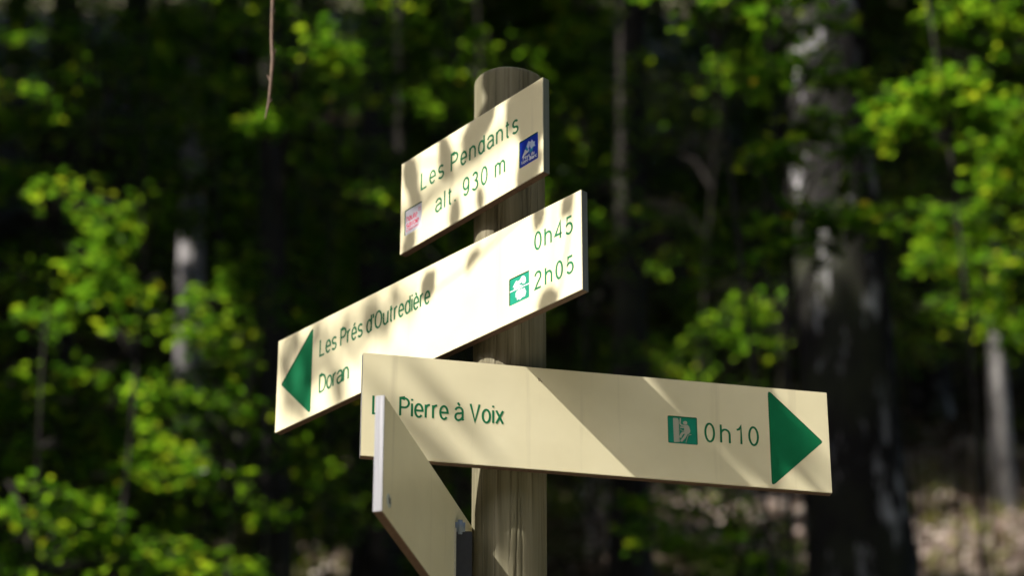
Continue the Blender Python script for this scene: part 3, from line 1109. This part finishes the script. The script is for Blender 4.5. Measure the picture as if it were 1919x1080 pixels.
def sapling(label, px, y, sprays, group=None, name='beech_sapling', mat='leaf', lscale=1.0, cat='sapling', carve=True, dense=1.9):
    """sprays: (px, py, y, radius, leaves); the stem rises from the ground under px"""
    base = base_at(px, y)
    tops = [at(s[0], s[1], s[2]) for s in sprays]
    zt = max(t_[2] for t_ in tops) + .5
    top = np.array([base[0] + RNG.uniform(-.25, .25), y + RNG.uniform(-.2, .2), zt])
    t = empty(name, tuple(base))
    tb = Tubes()
    pts = trunk_pts(base, top, 14, .25)
    hgt = zt - base[2]
    r0 = .004 + .0014 * hgt
    tb.add(pts - base, np.linspace(r0, .006, 14), 7, .03)
    P, D = [], []
    for s, c in zip(sprays, tops):
        p_, d_, tw = spray(c, s[3], int(s[4] * dense))
        P.append(p_)
        D.append(d_)
        a = pts[int(np.argmin(np.abs(pts[:, 2] - (c[2] - .25))))]
        s0 = tw[0][0][0]
        mid = (a + s0) / 2 + np.array([0, 0, .08])
        tb.add(np.array([a, mid, s0]) - base, np.array([.010, .008, .006]), 5)
        for l, rd in tw:
            tb.add(l - base, rd, 4)
    P = np.concatenate(P)
    D = np.concatenate(D)
    if carve:
        k = lit_mask(P, 1.2, 1, -.01)
        P, D = P[k], D[k]
    n = len(P)
    N = RNG.standard_normal((n, 3)) * .38 + np.array([0, 0, 1])
    L = RNG.uniform(.032, .064, n) * lscale
    link('stem', tb.mesh('stem'), t, [M['dark_bark']])
    link('crown', leaf_mesh('crown', P - base, D, N, L, L * RNG.uniform(.55, .72, n)), t, [M[mat]])
    tag(t, label, cat, group)
    return t


def around(cx, cy, y, k, dx, dy, r=(.25, .45), n=(50, 90), dyy=.5):
    return [(cx + RNG.uniform(-dx, dx), cy + RNG.uniform(-dy, dy), y + RNG.uniform(-dyy, dyy), RNG.uniform(*r), int(RNG.uniform(*n))) for _ in range(k)]


# those with a place of their own in the picture
sapling('sapling with bright yellow green tiers just right of the massive beech', 1790, 6.2, [(1700, 185, 6.2, .20, 100), (1790, 175, 6.2, .2, 100), (1690, 240, 6.2, .18, 70), (1830, 225, 6.2, .2, 80), (1740, 205, 6.2, .16, 60), (1760, 35, 7, .2, 80), (1850, 95, 7.4, .22, 80), (1660, 190, 6.2, .12, 36), (1890, 150, 7.4, .25, 90), (1880, 270, 7.6, .25, 80), (1830, 30, 7.2, .2, 70), (1905, 60, 7.2, .2, 70), (1900, 240, 7, .2, 70)])
sapling('sapling with mottled green leaves in front of the thin pale trunk', 1930, 8.2, [(1690, 400, 8, .2, 40), (1790, 420, 8, .28, 100), (1870, 430, 8, .28, 110), (1900, 510, 8, .28, 110), (1880, 360, 7.8, .26, 100), (1900, 600, 8.4, .24, 80), (1840, 550, 8.6, .22, 40), (1790, 590, 9, .25, 50), (1850, 620, 9, .18, 30), (1800, 490, 8.5, .25, 50), (1740, 650, 9.5, .2, 30)])
sapling('sapling with a soft green cluster above the right arrow', 1400, 9.2, [(1370, 590, 9, .22, 50), (1430, 640, 9, .2, 40), (1450, 560, 9, .18, 36), (1330, 620, 9.4, .2, 40), (1340, 520, 9.4, .25, 45), (1300, 480, 9.8, .25, 40)])
sapling('sapling with a hanging cluster of bright leaves below the bare limb', 215, 6.6, [(200, 440, 6.5, .2, 55), (165, 490, 6.5, .18, 46), (235, 395, 6.5, .16, 40), (190, 545, 6.5, .16, 40), (240, 615, 7, .16, 30), (270, 550, 7, .14, 30), (110, 380, 7, .25, 50), (60, 330, 7.4, .25, 50)])
sapling('sapling with bright tiers below the left arrow', 420, 7.3, [(310, 735, 7, .2, 60), (360, 750, 7, .2, 56), (430, 690, 7.6, .18, 40), (320, 790, 7, .18, 40), (350, 860, 7.4, .2, 44), (470, 945, 7.5, .18, 40), (420, 800, 7.6, .25, 60), (420, 900, 7.4, .25, 50), (500, 780, 8.0, .25, 50), (560, 860, 8, .25, 50)])
sapling('sapling with broad soft green tiers beside the tip of the left pointing board', 430, 8.2, [(420, 560, 8, .3, 80), (380, 610, 8, .24, 60), (460, 520, 8, .24, 50), (345, 330, 8.6, .3, 90), (352, 410, 8.6, .22, 70), (360, 250, 8.6, .3, 80), (350, 150, 8.6, .3, 80), (350, 60, 8.6, .3, 80), (300, 560, 8.4, .24, 50), (430, 640, 8.2, .24, 50)])
sapling('low sapling with yellow green leaves on the bank beyond the left pointing arrow', 120, 6.4, [(110, 930, 6.4, .2, 46), (165, 960, 6.4, .18, 40), (50, 1060, 6.4, .24, 60), (170, 1040, 6.5, .3, 80), (300, 1040, 6.6, .3, 80), (60, 980, 6.6, .25, 60), (230, 890, 6.8, .25, 50), (30, 850, 6.8, .25, 50), (440, 1060, 7, .25, 60)])
sapling('sapling with lime green leaves around the hanging twig', 545, 7.2, [(500, 235, 7, .16, 40), (530, 205, 7, .14, 34), (600, 75, 7, .16, 34), (635, 95, 7, .14, 30), (560, 130, 7.2, .25, 50), (470, 170, 7.4, .25, 50), (620, 190, 7.6, .25, 50), (520, 60, 7.4, .25, 50)])
sapling('sapling with speckled leaves against the shade left of the place name board', 830, 8.2, [(820, 180, 8, .2, 44), (790, 100, 8.6, .25, 60), (700, 360, 8, .16, 24), (860, 60, 8.4, .3, 70), (760, 200, 8.6, .25, 40), (720, 60, 8.4, .3, 60)])
sapling('sapling with dim leafy tiers rising above the bare dark limb', 60, 8.0, [(90, 70, 7.4, .2, 50), (180, 45, 8, .2, 46), (60, 30, 8.6, .25, 60), (250, 120, 8.2, .3, 70), (130, 180, 8.2, .3, 70), (40, 200, 8, .3, 70), (320, 40, 8.4, .3, 70), (330, 200, 8.6, .3, 60), (220, 270, 8.6, .3, 60)])
sapling('sapling in half shade under the bare dark limb', 100, 7.8, [(60, 620, 7.2, .25, 60), (120, 700, 7.2, .22, 50), (40, 760, 7.2, .25, 60), (200, 780, 7.6, .3, 60), (110, 820, 7.6, .3, 60), (30, 500, 7.6, .3, 60), (240, 700, 7.8, .25, 50)])
sapling('shaded sapling whose leaves break up the sunlit flank of the massive beech', 1440, 5.6, [(1450, 30, 5.6, .14, 60), (1530, 110, 5.6, .13, 56), (1455, 150, 5.6, .12, 44), (1550, 230, 5.6, .13, 60), (1440, 290, 5.6, .13, 48), (1520, 400, 5.6, .15, 70), (1450, 430, 5.6, .15, 60), (1560, 150, 5.6, .12, 50), (1500, 235, 5.6, .08, 20), (1590, 420, 5.6, .14, 50), (1500, 470, 5.6, .14, 50), (1580, 280, 5.6, .1, 36), (1580, 330, 5.6, .1, 18), (1570, 40, 5.6, .14, 30), (1500, -20, 5.6, .14, 30)], carve=False)
sapling('low shaded sapling breaking up the sunny litter under the right arrow', 1330, 8.6, [(1240, 1000, 8.6, .2, 60), (1330, 1030, 8.6, .2, 60), (1420, 980, 8.6, .2, 55), (1270, 930, 8.8, .2, 50), (1390, 1060, 8.6, .2, 55), (1200, 950, 8.8, .2, 45), (1460, 1040, 8.8, .2, 50), (1360, 930, 8.8, .18, 40)], carve=False)
sapling('bough tips glowing at the top above the sign boards', 1420, 5.2, [(1345, 14, 5, .12, 24), (1290, 4, 5, .12, 20), (1240, -30, 5, .14, 24), (1380, -30, 5, .14, 24)])

# the many that only make up the dark middle distance
spots = [(30, 9.5), (150, 11), (260, 9.8), (420, 10.5), (520, 9.4), (590, 11.2), (650, 9.2), (720, 11), (800, 10), (870, 12), (1130, 9.4), (1290, 12), (1440, 12.5), (1680, 11), (1760, 12), (1830, 11), (1910, 10.5), (60, 14), (240, 15), (560, 15), (880, 15), (1100, 15), (1340, 16), (1660, 17), (1800, 18), (440, 17), (700, 18), (1000, 19), (1240, 19)]
for px, y in spots:
    right = 1000 < px < 1500
    k = 14 if right else 13
    sp = []
    for q_ in range(k):
        sp.append((px + RNG.uniform(-90, 90) * (1.7 if right else 1), RNG.uniform(-60, 640 if px > 1650 else (860 if right else 1060)), y + RNG.uniform(-.5, .5), RNG.uniform(.25, .5), int(RNG.uniform(40, 80))))
    sapling('slim shaded sapling in the dark middle of the wood', px, y, sp, 'slim saplings in the dark middle of the wood')

for px, y in [(RNG.uniform(-20, 1940), RNG.uniform(19, 36)) for _ in range(34)]:
    zc = float(gh(at(px, 540, y)[0], y))
    sp = []
    for q_ in range(9):
        p_ = px + RNG.uniform(-80, 80)
        lo = frame_of(np.array([[at(p_, 540, y)[0], y, zc]]))[1][0]
        sp.append((p_, RNG.uniform(-80, max(60, lo - 30)), y + RNG.uniform(-1, 1), RNG.uniform(.5, .95), int(RNG.uniform(80, 150))))
    sapling('leafy sapling in deep shade far up the bank', px, y, sp, 'leafy saplings far up the bank', lscale=1.7, dense=1.0)

# low herbs and fallen leaves on the bank
def scatter(n, x0, x1, y0, y1):
    P = np.stack([RNG.uniform(x0, x1, n), RNG.uniform(y0, y1, n), np.zeros(n)], 1)
    P[:, 2] = gh(P[:, 0], P[:, 1])
    return P


P = scatter(20000, -5, 6, 9, 20)
P[:, 2] += RNG.uniform(.005, .03, len(P))
n = len(P)
lit = link('leaf_litter', leaf_mesh('leaf_litter', P, RNG.standard_normal((n, 3)) * np.array([1, 1, .5]), RNG.standard_normal((n, 3)) * .5 + np.array([0, -.4, 1]), RNG.uniform(.05, .09, n), RNG.uniform(.03, .055, n)), None, [M['litter']])
tag(lit, 'dry brown fallen leaves covering the wooded bank', 'fallen leaves', kind='stuff')
P = np.concatenate([scatter(11000, 2.1, 4.4, 12.2, 15.2), scatter(3500, .5, 2.1, 12.4, 15.5), scatter(700, -1.3, -.6, 12.2, 14)])  # paler leaves only under the sun gaps, to brighten the sunlit patches
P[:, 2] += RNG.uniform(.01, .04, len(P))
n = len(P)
lit = link('sunlit_leaf_litter', leaf_mesh('sunlit_leaf_litter', P, RNG.standard_normal((n, 3)) * np.array([1, 1, .5]), RNG.standard_normal((n, 3)) * .5 + np.array([-.2, -.5, 1]), RNG.uniform(.05, .09, n), RNG.uniform(.035, .06, n)), None, [M['sunlit_litter']])
tag(lit, 'dry leaves coloured paler for the sunlight on parts of the bank', 'fallen leaves', kind='stuff')
P = scatter(800, 2.1, 4.4, 12.0, 15.0)
n = len(P)
hb = link('dry_grass', leaf_mesh('dry_grass', P, RNG.standard_normal((n, 3)) * np.array([.6, .6, .3]) + np.array([0, 0, .8]), RNG.standard_normal((n, 3)) + np.array([-.6, -.6, .6]), RNG.uniform(.08, .2, n), RNG.uniform(.02, .05, n)), None, [M['straw']])
tag(hb, 'yellow green grass on the sunny bank below the thin trunk', 'grass', kind='stuff')
P = scatter(9000, -5, 6, 9, 20)
cl = np.sin(P[:, 0] * 2.3 + 1) * np.sin(P[:, 1] * 1.9) + RNG.normal(0, .35, len(P))
P = P[(cl > .15) & ~((P[:, 0] > 2.1) & (P[:, 0] < 4.4) & (P[:, 1] < 15) & (RNG.random(len(P)) < .9))]
P = np.repeat(P, 3, 0) + RNG.normal(0, .03, (len(P) * 3, 3)) * np.array([1, 1, .3])
n = len(P)
hb = link('ground_herbs', leaf_mesh('ground_herbs', P, RNG.standard_normal((n, 3)) * np.array([.6, .6, .3]) + np.array([0, 0, .8]), RNG.standard_normal((n, 3)) + np.array([0, -.6, .6]), RNG.uniform(.07, .16, n), RNG.uniform(.02, .04, n)), None, [M['fern']])
tag(hb, 'low green herbs growing on the wooded bank', 'herbs', kind='stuff')

# ------------------------------------------------------------------ the young tree beside the sign: its bough dapples the boards
RNG = np.random.default_rng(7)
yb = np.array([-3.1, .55, float(gh(-3.1, .55)) - .1])
young = empty('beech_tree', tuple(yb))
tag(young, 'young beech whose bough hangs one bare twig beside the sign', 'tree')
tb = Tubes()
tk = np.array([yb, yb + [0.05, 0, 1.6], yb + [.0, .05, 3.2], yb + [.1, 0, 4.8], yb + [.05, .05, 6.6]])
tb.add(tk - yb, np.array([.12, .09, .075, .05, .02]), 12, .02)
A0 = tk[2] + np.array([0, 0, .4])
limb = np.array([A0, [-2.3, .1, 1.75], [-1.5, -.25, 1.95], [-.95, -.5, 2.0], [-.45, -.75, 1.95]])
tb.add(limb - yb, np.array([.035, .028, .02, .013, .006]), 8, .02)
limb2 = np.array([tk[2] + np.array([0, 0, .9]), [-2.2, .5, 2.35], [-1.2, .45, 2.45], [-.35, .33, 2.3], [.2, .3, 2.25]])
tb.add(limb2 - yb, np.array([.035, .026, .018, .010, .005]), 8, .02)

BO = {1: (-50.70, -0.16379, 0.39603), 2: (-47.16, -0.43204, 0.19709), 3: (11.66, -0.21369, 0.0)}


def on_board(b, u, z):
    yw, u0, z0 = BO[b]
    a = R(yw)
    return np.array([math.cos(a), math.sin(a), 0]) * (u0 + u / 1000) + np.array([math.sin(a), -math.cos(a), 0]) * .0698 + np.array([0, 0, z0 + z / 1000])


SHADE = [(1, *q_) for q_ in [(22.7, 119.4, 18), (32.7, 89.7, 18), (104.5, 122.5, 20), (105, 97, 14), (175, 123, 26), (167, 102, 20), (274, 138, 30), (300, 139, 26), (299, 105, 28), (283, 91, 16), (257, 127, 14), (185, 14, 8), (128, 16, 10), (20, 6, 12), (307, 23, 8)]]
SHADE += [(2, *q_) for q_ in [(41, 134, 16), (65, 94, 12), (119, 110, 16), (157, 116, 16), (205, 99, 16), (226, 115, 12), (434, 128, 12), (566, 143, 9), (622, 137, 7), (583, 6, 11), (29, 41, 14), (145, 14, 12), (110, 71, 14), (20, 100, 16), (60, 20, 14), (90, 130, 16), (180, 70, 14), (250, 90, 14), (75, 60, 14), (270, 125, 12), (210, 130, 12), (140, 45, 12), (300, 100, 10), (340, 120, 10)]]
SHADE += [(3, *q_) for q_ in [(75, 30, 12), (99, 23, 12), (119, 82, 8), (424, 140, 14), (453, 136, 16), (484, 138, 16), (515, 126, 16), (536, 112, 16), (473, 102, 12), (493, 82, 12), (442, 119, 10), (514, 75, 10), (567, 97, 12), (545, 78, 10), (583, 81, 8), (596, 40, 9), (558, 130, 10)]]
LP, LD, LN, LL = [], [], [], []
e1v = unit(np.cross(SUN, [0, 0, 1]))
e2v = np.cross(SUN, e1v)


def shade_at(p, r, dist, size=(.05, .068)):
    k = max(1, int(round((r / 17.0) ** 2)))
    for q_ in range(k):
        a = RNG.uniform(0, 6.28)
        rr = max(0, r - 17) / 1000 * math.sqrt(RNG.uniform(0, 1))
        L = RNG.uniform(*size) * (min(1, r / 17.0) ** .6)
        d = unit(e1v * math.cos(a * 2.3) + e2v * math.sin(a * 2.3) + RNG.standard_normal(3) * .25)
        c = p + e1v * rr * math.cos(a) + e2v * rr * math.sin(a) + SUN * (dist + RNG.uniform(-.18, .18))
        LP.append(c - d * L / 2)
        LD.append(d)
        LN.append(SUN + RNG.standard_normal(3) * .45)
        LL.append(L)


for b, u, z, r in SHADE:
    shade_at(on_board(b, u, z), r, {1: 1.6, 2: 1.3 if u > 300 else 3.5, 3: 1.6 if u > 300 else 3.2}[b])
for z in (.50, .54, .58, .62, .60, .56):      # the top of the post stands in shade but for one fleck
    for a in (-125, -95, -70, -45):
        if not (a == -125 and .56 < z < .61):
            shade_at(np.array([PR * math.cos(R(a)), PR * math.sin(R(a)), z]), 16, 1.35)
# more leaves of the same bough that shade nothing on the sign
for _ in range(240):
    s = RNG.uniform(.15, 1)
    i_ = min(3, int(s * 4))
    f_ = s * 4 - i_
    c = limb[i_] * (1 - f_) + limb[i_ + 1] * f_ + RNG.standard_normal(3) * np.array([.22, .22, .12])
    t_ = c @ SUN
    v = c - np.array([.03, 0, .22])
    w = v - SUN * (v @ SUN)
    if (w @ e1v) ** 2 + (w @ e2v) ** 2 < .62 ** 2:
        continue
    px, py, z = frame_of(c[None])
    if z[0] > 0 and -80 < px[0] < 2000 and -100 < py[0] < 1200:
        continue
    LP.append(c)
    LD.append(RNG.standard_normal(3) * np.array([1, 1, .3]))
    LN.append(np.array([0, 0, 1]) + RNG.standard_normal(3) * .4)
    LL.append(RNG.uniform(.055, .08))
LP = np.array(LP)
LD = np.array(LD)
LN = np.array(LN)
LL = np.array(LL)
# twigs: grow from the limb to every leaf along the nearest wood
nodes = [limb[0] + (limb[4] - limb[0]) * 0]
limb3 = np.array([tk[3] - np.array([0, 0, .6]), [-2.75, -.2, 3.05], [-2.35, -.9, 3.1], [-1.85, -1.25, 3.0]])
tb.add(limb3 - yb, np.array([.03, .022, .013, .006]), 8, .02)
for a, b in list(zip(limb[1:-1], limb[2:])) + list(zip(limb3[1:-1], limb3[2:])):
    for s in np.linspace(0, 1, 8):
        nodes.append(a * (1 - s) + b * s)
nodes = list(nodes)
left = list(range(len(LP)))
dist = np.array([min(np.linalg.norm(LP[i_] - q_) for q_ in nodes) for i_ in left])
near = np.array([int(np.argmin([np.linalg.norm(LP[i_] - q_) for q_ in nodes])) for i_ in left])
done = np.zeros(len(LP), bool)
for _ in range(len(LP)):
    i_ = int(np.argmin(np.where(done, 1e9, dist)))
    done[i_] = True
    a = nodes[near[i_]]
    b = LP[i_]
    ln = np.linalg.norm(b - a)
    mid = (a + b) / 2 + RNG.standard_normal(3) * ln * .04
    tb.add(np.array([a, mid, b]) - yb, np.array([.0018, .0014, .0009]), 4)
    nodes.append(b)
    d = np.linalg.norm(LP - b, axis=1)
    up = d < dist
    dist = np.where(up, d, dist)
    near = np.where(up, len(nodes) - 1, near)
link('trunk', tb.mesh('trunk'), young, [M['twig']])
link('crown', leaf_mesh('crown', LP - yb, LD, LN, LL, LL * .66), young, [M['leaf']])
# the bare hanging twig
hy = .32
ht = Tubes()
tp = [limb2[3], np.array([at(512, -260, hy)[0], hy, 1.7])] + [at(a, b, hy) for a, b in ((512, -120), (511, 0), (509, 70), (511, 110), (508, 150), (504, 190), (497, 222))]
ht.add(np.array(tp) - yb, np.array([.0045, .004, .0036, .0031, .0027, .0034, .0026, .0023, .0011]), 7, .08)
for a_, b_, c_, d_ in ((511, 108, 517, 92), (508, 152, 501, 140), (510, 30, 516, 16), (504, 192, 510, 183)):
    ht.add(np.array([at(a_, b_, hy), at((a_ + c_) / 2, (b_ + d_) / 2 + 2, hy), at(c_, d_, hy)]) - yb, np.array([.0022, .0019, .0007]), 6)
hto = link('hanging_twig', ht.mesh('hanging_twig'), young, [M['twig']])
hto['label'] = 'bare brown twig hanging down beside the sign'
